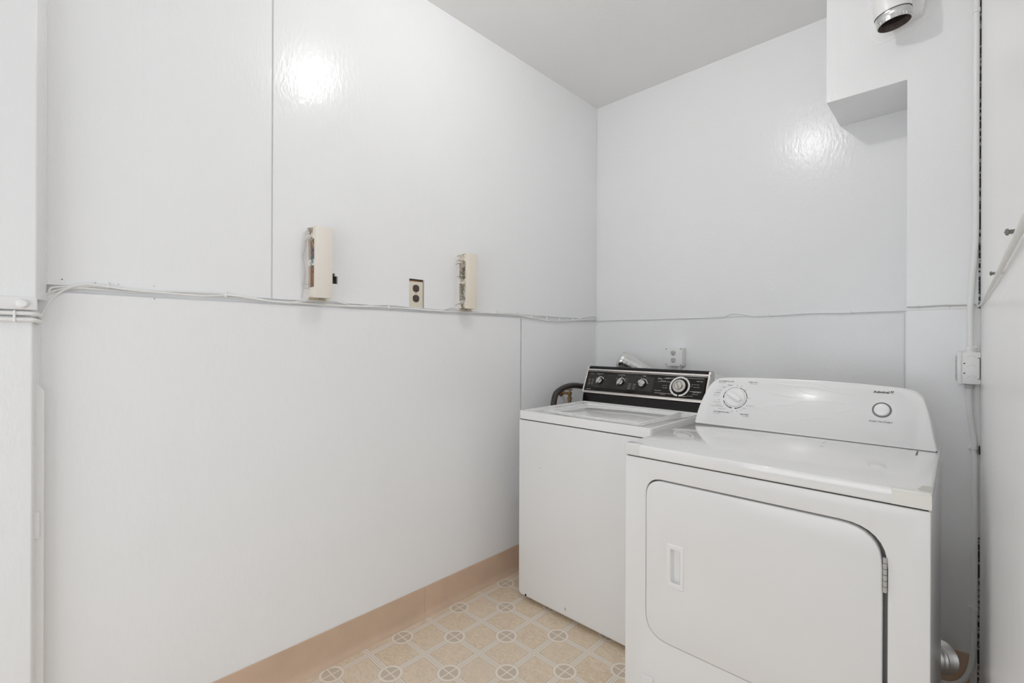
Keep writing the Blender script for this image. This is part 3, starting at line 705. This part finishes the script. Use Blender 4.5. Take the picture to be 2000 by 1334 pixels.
s = T([(.062, -.372, .922), (.062, -.372, .948)], .004, smooth=0)
lathe(s, [(.013, .004), (.017, .003), (.018, 0), (.017, -.003), (.013, -.004), (.003, -.002), (.003, .002), (.013, .004)], frame((.062, -.372, .947), (1, 0, 0), (0, 1, 0), (0, 0, 1)), 20)
obj('valve_handle', s, 'brass', v)
h = obj('supply_hose', T([(.062, -.372, .868), (.064, -.368, .80), (.10, -.32, .60), (.22, -.285, .45)], .010, seg=12), 'rubber')
tag(h, 'thin dark supply hose hanging below the brass valve', 'hose')

def flex(pts, r, amp, pitch, seg=28):
    P = catmull(pts, 60); L = [0]
    for a, b_ in zip(P, P[1:]): L.append(L[-1]+(b_-a).length)
    # resample evenly at a quarter pitch
    n = int(L[-1]/(pitch/4)); Q = []; j = 0
    for i in range(n+1):
        d = L[-1]*i/n
        while j < len(L)-2 and L[j+1] < d: j += 1
        t = (d-L[j])/max(1e-9, L[j+1]-L[j]); Q.append(P[j].lerp(P[j+1], t))
    return tube(bmesh.new(), Q, r, seg=seg, smooth=0, rf=lambda i, nn_: r+amp*math.sin(i*PI/2)+(amp*.8 if (i//4) % 5 == 0 else 0), cap=False)
s = flex([(.286, -.150, 1.117), (.40, -.150, 1.066), (.52, -.152, 1.012), (.64, -.155, .985), (.76, -.156, 1.012), (.83, -.156, 1.018), (.92, -.156, .978), (1.02, -.16, .90), (1.10, -.18, .74), (1.12, -.19, .50), (1.12, -.19, .25), (1.12, -.20, .002)], .0500, .0013, .0062)
lathe(s, [(.0505, -.004), (.0520, -.003), (.0520, .026), (.0505, .027), (.0490, .026), (.0490, -.003), (.0505, -.004)], frame((.281, -.150, 1.119), (0, 1, 0), (.41, 0, .912), (.912, 0, -.41)), 32)
lathe(s, [(.047, .02), (0, .02)], frame((.281, -.150, 1.119), (0, 1, 0), (.41, 0, .912), (.912, 0, -.41)), 32)
tag(obj('vent_duct', s, 'foil', angle=60), 'silver flexible aluminium duct lying behind the washer console', 'duct')
s = flex([(1.42, -.545, .176), (1.54, -.543, .178), (1.61, -.530, .178), (1.660, -.500, .175), (1.698, -.450, .166)], .0480, .0032, .0105)
tag(obj('vent_duct', s, 'foil_plain', angle=30), 'silver ribbed duct on the floor behind the dryer, near right wall', 'duct')

# ================================================================== round vent collar on the chase
vx, vy, vz = 1.5570, -.4020, 2.4030
vn = thing('vent_pipe', 'short round metal vent pipe pointing down from the upper right chase', 'vent pipe', (vx, -.2966, 2.52))
A = Vector((.115, .060, -1)).normalized(); ux = A.cross(Vector((0, 1, 0))).normalized(); uy = A.cross(ux)
mv = frame((vx, vy, vz), ux, uy, A)
s = lathe(bmesh.new(), [(.0500, 0), (.0512, -.001), (.0512, -.012), (.0520, -.015), (.0525, -.024), (.0540, -.026), (.0540, -.032), (.0525, -.034), (.0525, -.040), (.0490, -.040), (.0488, -.03), (.0490, 0), (.0500, 0)], mv, 56)
obj('collar', s, 'galv', vn)
s = bmesh.new()
for k_ in range(34):
    a_ = 2*PI*k_/34; p0 = mv @ Vector((.0512*math.cos(a_), .0512*math.sin(a_), -.001)); p1 = mv @ Vector((.0516*math.cos(a_), .0516*math.sin(a_), -.012)); tube(s, [p0, p1], .0013, seg=6, smooth=0)
obj('crimps', s, 'galv', vn)
s = lathe(bmesh.new(), [(.0487, -.001), (.0487, -.022), (.0475, -.024), (.0487, -.026), (.0485, -.14), (0, -.16)], mv, 48); obj('pipe_lining', s, 'lining_brown', vn, label='dark brown pipe lining')
s = bmesh.new()
P = [mv @ Vector((0, 0, -.036)), mv @ Vector((0, 0, -.10)), Vector((vx-.015, -.395, 2.56)), Vector((vx-.016, -.392, 2.66)), Vector((vx-.016, -.392, CEIL-.002))]
tube(s, P, .0555, seg=32, smooth=5, cap=False)
box(s, vx-.014-.0015, vx-.014+.0015, -.452, -.440, 2.49, CEIL-.004, .0005, 1)
obj('painted_pipe', s, 'trim', vn)
# pipe saddle and ragged paint patch around it
s = plate(round_poly([(1.470, 2.475), (1.475, 2.43), (1.505, 2.395), (1.600, 2.410), (1.655, 2.445), (1.680, 2.50), (1.670, 2.60), (1.60, 2.68), (1.50, 2.66), (1.472, 2.56)], .012, 3), [], .0016, XZ(0, -.2981, 0), .0006)
obj('wall_patch', s, 'trim', vn)
s = plate(round_poly([(1.490, 2.475), (1.500, 2.445), (1.63, 2.445), (1.640, 2.49), (1.635, 2.64), (1.485, 2.64)], .004, 2), [], .045, XZ(0, -.3410, 0), .002)
obj('mounting_block', s, 'trim', vn)

# ================================================================== conduit and junction box, right corner
cd = thing('conduit_pipe', 'white painted conduit from ceiling down to the box in the right corner', 'conduit', (1.774, -.31, 1.2))
s = T([(1.7738, -.3070, CEIL), (1.7738, -.3070, 2.2), (1.7738, -.3070, 1.75), (1.7735, -.3070, 1.62), (1.7700, -.309, 1.53), (1.7640, -.316, 1.44), (1.7605, -.330, 1.35), (1.7605, -.340, 1.27), (1.7605, -.342, 1.19)], .0088, seg=16)
obj('pipe', s, 'trim', cd)
s = lathe(bmesh.new(), [(.0092, .0), (.0150, .0), (.0150, .007), (.0120, .008), (.0120, .020), (.0092, .0215)], frame((1.7605, -.342, 1.1975), (1, 0, 0), (0, 1, 0), (0, 0, 1)), 20)
tube(s, [(1.7605, -.350, 1.2125), (1.7605, -.360, 1.2125)], .003, seg=8, smooth=0)
tube(s, [(1.7650, -.342, 1.2155), (1.7790, -.346, 1.2165)], .0035, seg=8, smooth=0); obj('connector', s, 'trim', cd)
s = lathe(bmesh.new(), [(.0090, -.008), (.0105, -.007), (.0105, .007), (.0090, .008)], frame((1.7738, -.307, 2.395), (1, 0, 0), (0, 1, 0), (0, 0, 1)), 20); obj('coupling', s, 'trim', cd)
jb = thing('junction_box', 'white painted electrical box on the right wall below the conduit', 'electrical box', (1.784, -.35, 1.143))
s = B(1.7400, 1.7862, -.3850, -.3000, 1.0900, 1.1985, .0025, 2); obj('box_body', s, 'trim', jb)
s = B(1.7275, 1.7405, -.3865, -.2995, 1.0890, 1.1990, .003, 2); obj('cover_plate', s, 'trim', jb)
s = B(1.7238, 1.7280, -.3780, -.3080, 1.1000, 1.1850, .0015, 1)
for z in (1.168, 1.146, 1.118): box(s, 1.7232, 1.7242, -.3790, -.330, z-.006, z+.006, 0)
obj('socket_face', s, 'cable_grey', jb)
mk = XZ(0, -.3851, 0)
for z, x in ((1.1770, 1.7640), (1.1450, 1.7640), (1.1080, 1.7640)):
    s = arc(bmesh.new(), mk, x, z, .0104, .0112, 15, 165, z=.0002); obj('knockout', s, 'socket_grey', jb, smooth=False)
for z in (1.1605, 1.1270):
    s = lathe(bmesh.new(), [(0, .0003), (.0022, .0003)], XZ(1.7460, -.3851, z), 10); obj('screw_hole', s, 'slot', jb, smooth=False)
s = bmesh.new(); bar(s, mk, 1.7835, 1.7852, 1.108, 1.180, .0003); bar(s, mk, 1.7785, 1.7845, 1.1782, 1.1800, .0003); bar(s, mk, 1.7785, 1.7845, 1.1070, 1.1085, .0003)
obj('edge_gap', s, 'slot', jb, smooth=False)
cd2 = thing('conduit_pipe', 'white painted conduit running down behind the dryer from the right wall box', 'conduit', (1.772, -.31, .5))
s = T([(1.7590, -.330, 1.092), (1.7590, -.326, 1.03), (1.7600, -.321, .99), (1.7660, -.311, .93), (1.7720, -.307, .88), (1.7735, -.3065, .80), (1.7738, -.3065, .50), (1.7738, -.3065, .26), (1.7700, -.309, .13), (1.755, -.318, .06), (1.72, -.330, .020), (1.66, -.338, .012)], .0085, seg=16)
obj('pipe', s, 'trim', cd2)
s = lathe(bmesh.new(), [(.0090, .0), (.0150, .0), (.0150, -.006), (.0125, -.007), (.0125, -.018), (.0090, -.019)], frame((1.7590, -.330, 1.0905), (1, 0, 0), (0, 1, 0), (0, 0, 1)), 20); obj('connector', s, 'cable_grey', cd2)
for z in (.862, .300):
    s = lathe(bmesh.new(), [(.0088, -.006), (.0105, -.005), (.0105, .005), (.0088, .006)], frame((1.7738, -.3065, z), (1, 0, 0), (0, 1, 0), (0, 0, 1)), 16)
    box(s, 1.757, 1.766, -.3050, -.2968, z-.006, z+.006, .001, 1); lathe(s, [(0, .003), (.003, .002), (.0036, 0)], XZ(1.7612, -.305, z), 10); obj('strap', s, 'trim', cd2)
s = B(1.7830, 1.7864, -.330, -.305, .845, .872, .001, 1); obj('strap_anchor', s, 'slot', cd2)

# ================================================================== outlet boxes
def socket_face(bm, m4, cx, cy, w, h, mi=0):
    o = []
    for i in range(24):
        a = 2*PI*i/24; x = w/2*math.cos(a)*1.12; x = max(-w/2, min(w/2, x)); o.append((cx+x, cy+h/2*math.sin(a)))
    p = plate(o, [], .004, m4 @ Matrix.Translation((0, 0, .0018)), .0006)
    for f in p.faces: f.material_index = mi
    merge(bm, p); return bm
def slots(bm, m4, cx, cy, s_=1, z=.0021):
    bar(bm, m4, cx-.0068*s_, cx-.0050*s_, cy-.001, cy+.0075*s_, z); bar(bm, m4, cx+.0050*s_, cx+.0068*s_, cy, cy+.0070*s_, z)
    arc(bm, m4, cx, cy-.0068*s_, 0, .0026*s_, 0, 360, z=z, n=10); return bm
ob = thing('outlet_box', 'white surface outlet box on the back wall above the washer', 'outlet', (.553, 0, 1.145))
s = B(.5045, .6020, -.0530, 0, 1.0955, 1.1975, .003, 2); obj('box_body', s, 'trim', ob)
pl = XZ(0, -.0550, 0)
s = plate(round_poly(rect(.5030, .6035, 1.0945, 1.1985), .004, 3), [], .0022, pl, .0008); obj('cover_plate', s, 'trim', ob)
# sockets sit left of centre on the wide cover
for cz in (1.1675, 1.1270):
    s = socket_face(bmesh.new(), pl, .5525, cz, .030, .030); so = obj('socket', s, 'socket_grey', ob)
    s = slots(bmesh.new(), pl, .5525, cz, 1.15); obj('slots', s, 'slot', so, smooth=False)
for x, z in ((.5100, 1.1905), (.5960, 1.1920), (.5100, 1.1020), (.5960, 1.1010)):
    s = lathe(bmesh.new(), [(0, .0006), (.0026, .0004), (.003, 0)], XZ(x, -.0552, z), 10); obj('screw', s, 'slot', ob)
s = T([(.568, -.018, 1.096), (.568, -.018, 1.075)], .013, seg=14, smooth=0); box(s, .545, .594, -.012, 0, 1.060, 1.080, .002, 1); tube(s, [(.568, -.018, 1.078), (.568, -.018, .60)], .009, seg=12, smooth=0); obj('conduit_stub', s, 'trim', ob)

wo = thing('wall_outlet', 'ivory duplex outlet with brown sockets, recessed in the left wall', 'outlet', (0, -1.41, 1.38))
pw = YZ(-.0030, 0, 0)
s = plate(round_poly(rect(-1.4478, -1.3748, 1.3768, 1.4925), .002, 2), [], .006, pw, .0015); obj('wall_plate', s, 'ivory', wo)
s = plate(rect(-1.4485, -1.3705, 1.3790, 1.4985), [], .002, YZ(-.0085, 0, 0), .0); obj('backing', s, 'wood', wo, smooth=False)
for cz in (1.4625, 1.4180):
    s = socket_face(bmesh.new(), pw, -1.4125, cz, .033, .033); so = obj('socket', s, 'brown_socket', wo)
    s = slots(bmesh.new(), pw, -1.4125, cz, 1.15); obj('slots', s, 'slot', so, smooth=False)
s = lathe(bmesh.new(), [(0, .0012), (.002, .001), (.0028, 0)], YZ(-.0030, -1.4125, 1.4405), 10); obj('screw', s, 'brass', wo)

# ================================================================== two cut-open telephone terminal boxes on the left wall
def terminal_box(label, y0, y1, z0, z1, mat, seed, bare):
    rnd = random.Random(seed)
    t = thing('terminal_box', label, 'terminal box', (0, (y0+y1)/2, z0), 'open terminal boxes on the left wall')
    D = .062
    # cover: front, far side, thin returns
    s = bmesh.new(); box(s, D-.003, D, y0, y1, z0, z1, .0012, 2); box(s, .004, D-.001, y1-.003, y1, z0, z1, .001, 1); box(s, D-.014, D-.001, y0, y0+.0025, z0, z1, .001, 1)
    box(s, .012, D-.001, y0+.002, y1-.001, z1-.003, z1, .001, 1)
    obj('cover', s, mat, t)
    s = B(0, .006, y0-.003, y1-.004, z0-.004, z1, .001, 1); obj('back_plate', s, 'cream_pale', t)
    # standoff blocks
    for zz in ((z1-.045, z1-.004), ((z0+z1)/2-.012, (z0+z1)/2+.012), (z0+.003, z0+.040)):
        s = B(.004, .052, y0-.002, y0+.030, zz[0], zz[1], .003, 2); obj('spacer_block', s, 'cream_pale', t)
    s = B(.010, .040, y0+.004, y1-.008, z0+.004, z1-.006, .002, 1); obj('terminal_strip', s, 'steel' if bare else 'wood', t)
    # tangled wires showing on the open side, each colour one bundle
    def tangle(name, matn, n, r, zr, xr):
        s = bmesh.new()
        for i in range(n):
            z = rnd.uniform(*zr); pts = []
            for q in range(5):
                pts.append((rnd.uniform(*xr), y0+rnd.uniform(-.006, .007), z)); z += rnd.uniform(-.022, .024); z = min(z1-.004, max(z0+.003, z))
            tube(s, pts, r, seg=5, smooth=5)
        return obj(name, s, matn, t)
    if bare:
        tangle('beige_wires', 'wire_beige', 46, .0010, (z0, z1), (.014, .055)); tangle('grey_wires', 'wire_grey', 30, .0009, (z0, z1), (.016, .054))
    else:
        tangle('beige_wires', 'wire_beige', 10, .0010, (z1-.06, z1), (.012, .048)); tangle('grey_wires', 'wire_grey', 4, .0009, (z1-.10, z1), (.002, .046)); tangle('blue_wires', 'wire_blue', 12, .0013, (z1-.135, z1-.085), (.030, .050))
        tangle('red_wires', 'wire_red', 5, .0009, (z1-.15, z1-.02), (.036, .050))
    # cut wire ends poking out to the side
    s = bmesh.new()
    for z in ((z1-.016, z1-.030, z1-.05, z0+.03, z0+.045) if not bare else (z1-.012, z1-.034, z1-.048, (z0+z1)/2+.02, z0+.02)):
        L_ = rnd.uniform(.014, .030); tube(s, [(.020, y0+.002, z), (.014, y0-L_*.4, z+.004), (.010, y0-L_, z+rnd.uniform(-.006, .010))], .0012, seg=6)
    obj('cut_wires', s, 'cable_grey' if not bare else 'wire_grey', t)
    # knot of cable coming out of the bottom edge
    s = bmesh.new()
    for i in range(6):
        tube(s, [(rnd.uniform(.010, .05), y0+rnd.uniform(0, .05), z0+.004), (rnd.uniform(.010, .03), y0+rnd.uniform(-.01, .06), z0-.004), (rnd.uniform(.006, .02), y1+rnd.uniform(-.03, .010), z0-.006)], .0015, seg=6)
    obj('bottom_wires', s, 'wire_beige', t)
    return t
t1 = terminal_box('wide pale cream terminal box cut open, beside the ragged wall hole', -1.8880, -1.8240, 1.3855, 1.6450, 'cream_pale', 3, False)
s = T([(.030, -1.888, 1.615), (.012, -1.899, 1.600), (.010, -1.903, 1.565), (.008, -1.911, 1.535), (.008, -1.903, 1.485), (.008, -1.908, 1.430), (.008, -1.913, 1.385)], .0013, seg=6)
obj('hanging_wire', s, 'cable_grey', t1)
t2 = terminal_box('narrow peach-cream terminal box cut open and full of wires, right of the ivory outlet', -1.1720, -1.1080, 1.3840, 1.6440, 'cream', 8, True)

# ================================================================== cables
def cable(name, pts, r, mat, label, group, clips=(), x_or=None, ax='y'):
    t = thing(name, label, 'cable', pts[0], group)
    obj('cable_run', T(pts, r, seg=10, smooth=6), mat, t)
    for c in clips:
        s = bmesh.new()
        if ax == 'y': box(s, -.001, c[0]+.0045, c[1]-.0028, c[1]+.0028, c[2]-.006, c[2]+.006, .0012, 2); box(s, -.001, c[0]+.002, c[1]-.002, c[1]+.002, c[2]+.004, c[2]+.011, .001, 1)
        obj('clip', s, 'trim', t)
    return t
A1 = [(-2.5714, 1.3564), (-2.5608, 1.3694), (-2.5158, 1.3746), (-2.4631, 1.382), (-2.4185, 1.3786), (-2.3475, 1.3769), (-2.2708, 1.3799), (-2.1588, 1.382), (-2.0662, 1.3733), (-1.9652, 1.3645), (-1.9258, 1.3717), (-1.8075, 1.3838), (-1.7584, 1.3772), (-1.7029, 1.3684), (-1.6035, 1.3774), (-1.5411, 1.381), (-1.4496, 1.3770), (-1.3658, 1.3706), (-1.277, 1.3728), (-1.2169, 1.3878), (-1.1574, 1.3788), (-1.062, 1.3785), (-.9279, 1.3771), (-.7823, 1.3811), (-.7149, 1.3702), (-.6058, 1.3704), (-.5176, 1.3636), (-.3959, 1.359), (-.2739, 1.3649), (-.1774, 1.3764), (-.05, 1.3944), (-.008, 1.388)]
cable('wall_cable', [(.0035, y, z) for y, z in A1], .0027, 'cable', 'white cable along the left wall joint, upper of three strands', 'cables along the left wall joint',
      clips=[(.004, -2.4521, 1.3815), (.004, -.9206, 1.3801), (.004, -.7822, 1.3800), (.004, -.6493, 1.3683), (.004, -.5153, 1.3620), (.004, -.3959, 1.3590), (.004, -.2687, 1.3655), (.004, -.1829, 1.3750)])
A2 = [(-2.5930, 1.2870), (-2.5870, 1.2870), (-2.5809, 1.3047), (-2.5676, 1.3323), (-2.5461, 1.3596), (-2.516, 1.3772), (-2.4847, 1.3828), (-2.4523, 1.3799), (-2.3957, 1.3744), (-2.3229, 1.3726), (-2.2167, 1.371), (-2.1444, 1.3779), (-2.0175, 1.3670), (-1.8935, 1.3662), (-1.7341, 1.3658), (-1.5521, 1.3717), (-1.3135, 1.3685), (-1.0973, 1.3717), (-.8082, 1.3744), (-.6559, 1.3612), (-.485, 1.3499), (-.3786, 1.3519), (-.2608, 1.3606), (-.1414, 1.3679), (-.0205, 1.3722)]
cable('wall_cable', [(.008 if i > 3 else .024-.004*i, y, z) for i, (y, z) in enumerate(A2)], .0028, 'cable', 'white cable dropping in an arc to the left pilaster, front of three strands', 'cables along the left wall joint',
      clips=[(.007, -2.1587, 1.3770), (.006, -1.555, 1.3717)])
A3 = [(-2.598, 1.3200), (-2.5847, 1.3393), (-2.5704, 1.3537), (-2.5361, 1.3687), (-2.4845, 1.3717), (-2.3954, 1.3701), (-2.297, 1.3778), (-2.1587, 1.3733), (-1.9826, 1.3683), (-1.80, 1.3720), (-1.60, 1.3690), (-1.30, 1.3740), (-1.05, 1.3740), (-.80, 1.3710), (-.66, 1.3660), (-.52, 1.3560), (-.38, 1.3560), (-.26, 1.3640), (-.14, 1.3730), (-.03, 1.3800)]
cable('wall_cable', [(-.003 if -2.4 < y < -.8 else .003, y, z) for y, z in A3], .0026, 'cable', 'white cable tucked into the left wall joint, rear of three strands', 'cables along the left wall joint')
bk = [(.0148, 1.3692), (.2324, 1.3678), (.3905, 1.3654), (.5724, 1.3661), (.6939, 1.3654), (.7953, 1.3627), (.8319, 1.3768), (.862, 1.3825), (.9207, 1.3736), (.9653, 1.3646), (1.0325, 1.3638), (1.1375, 1.3684), (1.2258, 1.3708), (1.3295, 1.3677), (1.4433, 1.3677), (1.555, 1.3672)]
s = T([(x, -.0022, z-.0006) for x, z in bk], .0019, seg=8)
for x in (.28, .50, .58, 1.03, 1.37): box(s, x-.002, x+.002, -.006, 0, 1.360, 1.374, .0012, 1)
tag(obj('wall_cable', s, 'cable'), 'thin white cable along the back wall joint with one raised hump', 'cable')
s = T([(1.588, -.3005, 1.3655), (1.63, -.3005, 1.3650), (1.69, -.3005, 1.3665), (1.745, -.3005, 1.3650), (1.776, -.3020, 1.3655)], .0022, seg=8)
for x in (1.622, 1.705): box(s, x-.003, x+.003, -.3035, -.2966, 1.361, 1.369, .001, 1)
tag(obj('wall_cable', s, 'cable_grey'), 'thin cable crossing the chase behind the white conduit', 'cable')
rc = thing('wall_cable', 'white cable sagging along the right wall on two dark clips', 'cable', (1.781, -1.2, 1.34))
s = T([(1.777, -.304, 1.3600), (1.7800, -.34, 1.3560), (1.7815, -.60, 1.3480), (1.7815, -1.0, 1.3400), (1.7815, -1.5674, 1.3320), (1.7815, -1.9613, 1.3300), (1.7815, -2.24, 1.3290)], .0031, seg=20); obj('cable_run', s, 'cable', rc)
for y, z in ((-1.555, 1.3400), (-1.951, 1.3390)):
    s = T([(1.7864, y, z+.001), (1.7760, y, z+.001)], .0022, seg=8, smooth=0); lathe(s, [(0, .002), (.003, .001), (.0036, -.0010), (0, -.001)], frame((1.7765, y, z+.001), (0, 1, 0), (0, 0, 1), (-1, 0, 0)), 12); obj('clip', s, 'wire_grey', rc)
# two cables under the ledge of the pilaster
for q, (z, lab) in enumerate(((1.2960, 'white cable directly under the pilaster ledge, upper of two'), (1.2800, 'white cable under the pilaster ledge, lower of two'))):
    t = thing('ledge_cable', lab, 'cable', (.05, -2.7, z), 'cables under the pilaster ledge')
    e_ = [(.058, -4.1, z), (.058, -3.2, z), (.058, -2.68, z), (.058, -2.615, z), (.055, -2.597, z-.001), (.042, -2.588, z-.004), (.020, -2.588, z-.010+.004*q)]
    s = T(e_, .0054, seg=12); obj('cable_run', s, 'cable', t)
    if q == 0:
        s = B(.050, .0655, -2.6350, -2.6300, 1.2735, 1.3030, .002, 2); tag(obj('cable_clip', s, 'trim'), 'small white clip holding the two cables under the pilaster ledge', 'clip')
# nails and paint blobs just above the joint
for i, (y, z) in enumerate(((-2.545, 1.392), (-2.478, 1.389), (-2.428, 1.3895), (-2.3455, 1.391), (-2.345, 1.3535))):
    s = lathe(bmesh.new(), [(0, .0016), (.0013, .0012), (.0017, 0)], YZ(0.0, y, z), 10)
    tag(obj('wall_nail', s, 'wire_grey' if i in (0, 4) else 'socket_grey'), ['small painted nail near the left pilaster corner', 'painted nail above the first cable hump', 'painted nail right of the first cable clip', 'painted nail above the cables under the faint board seam', 'tiny dark nail below the cable joint'][i], 'nail', 'nails along the left wall joint')
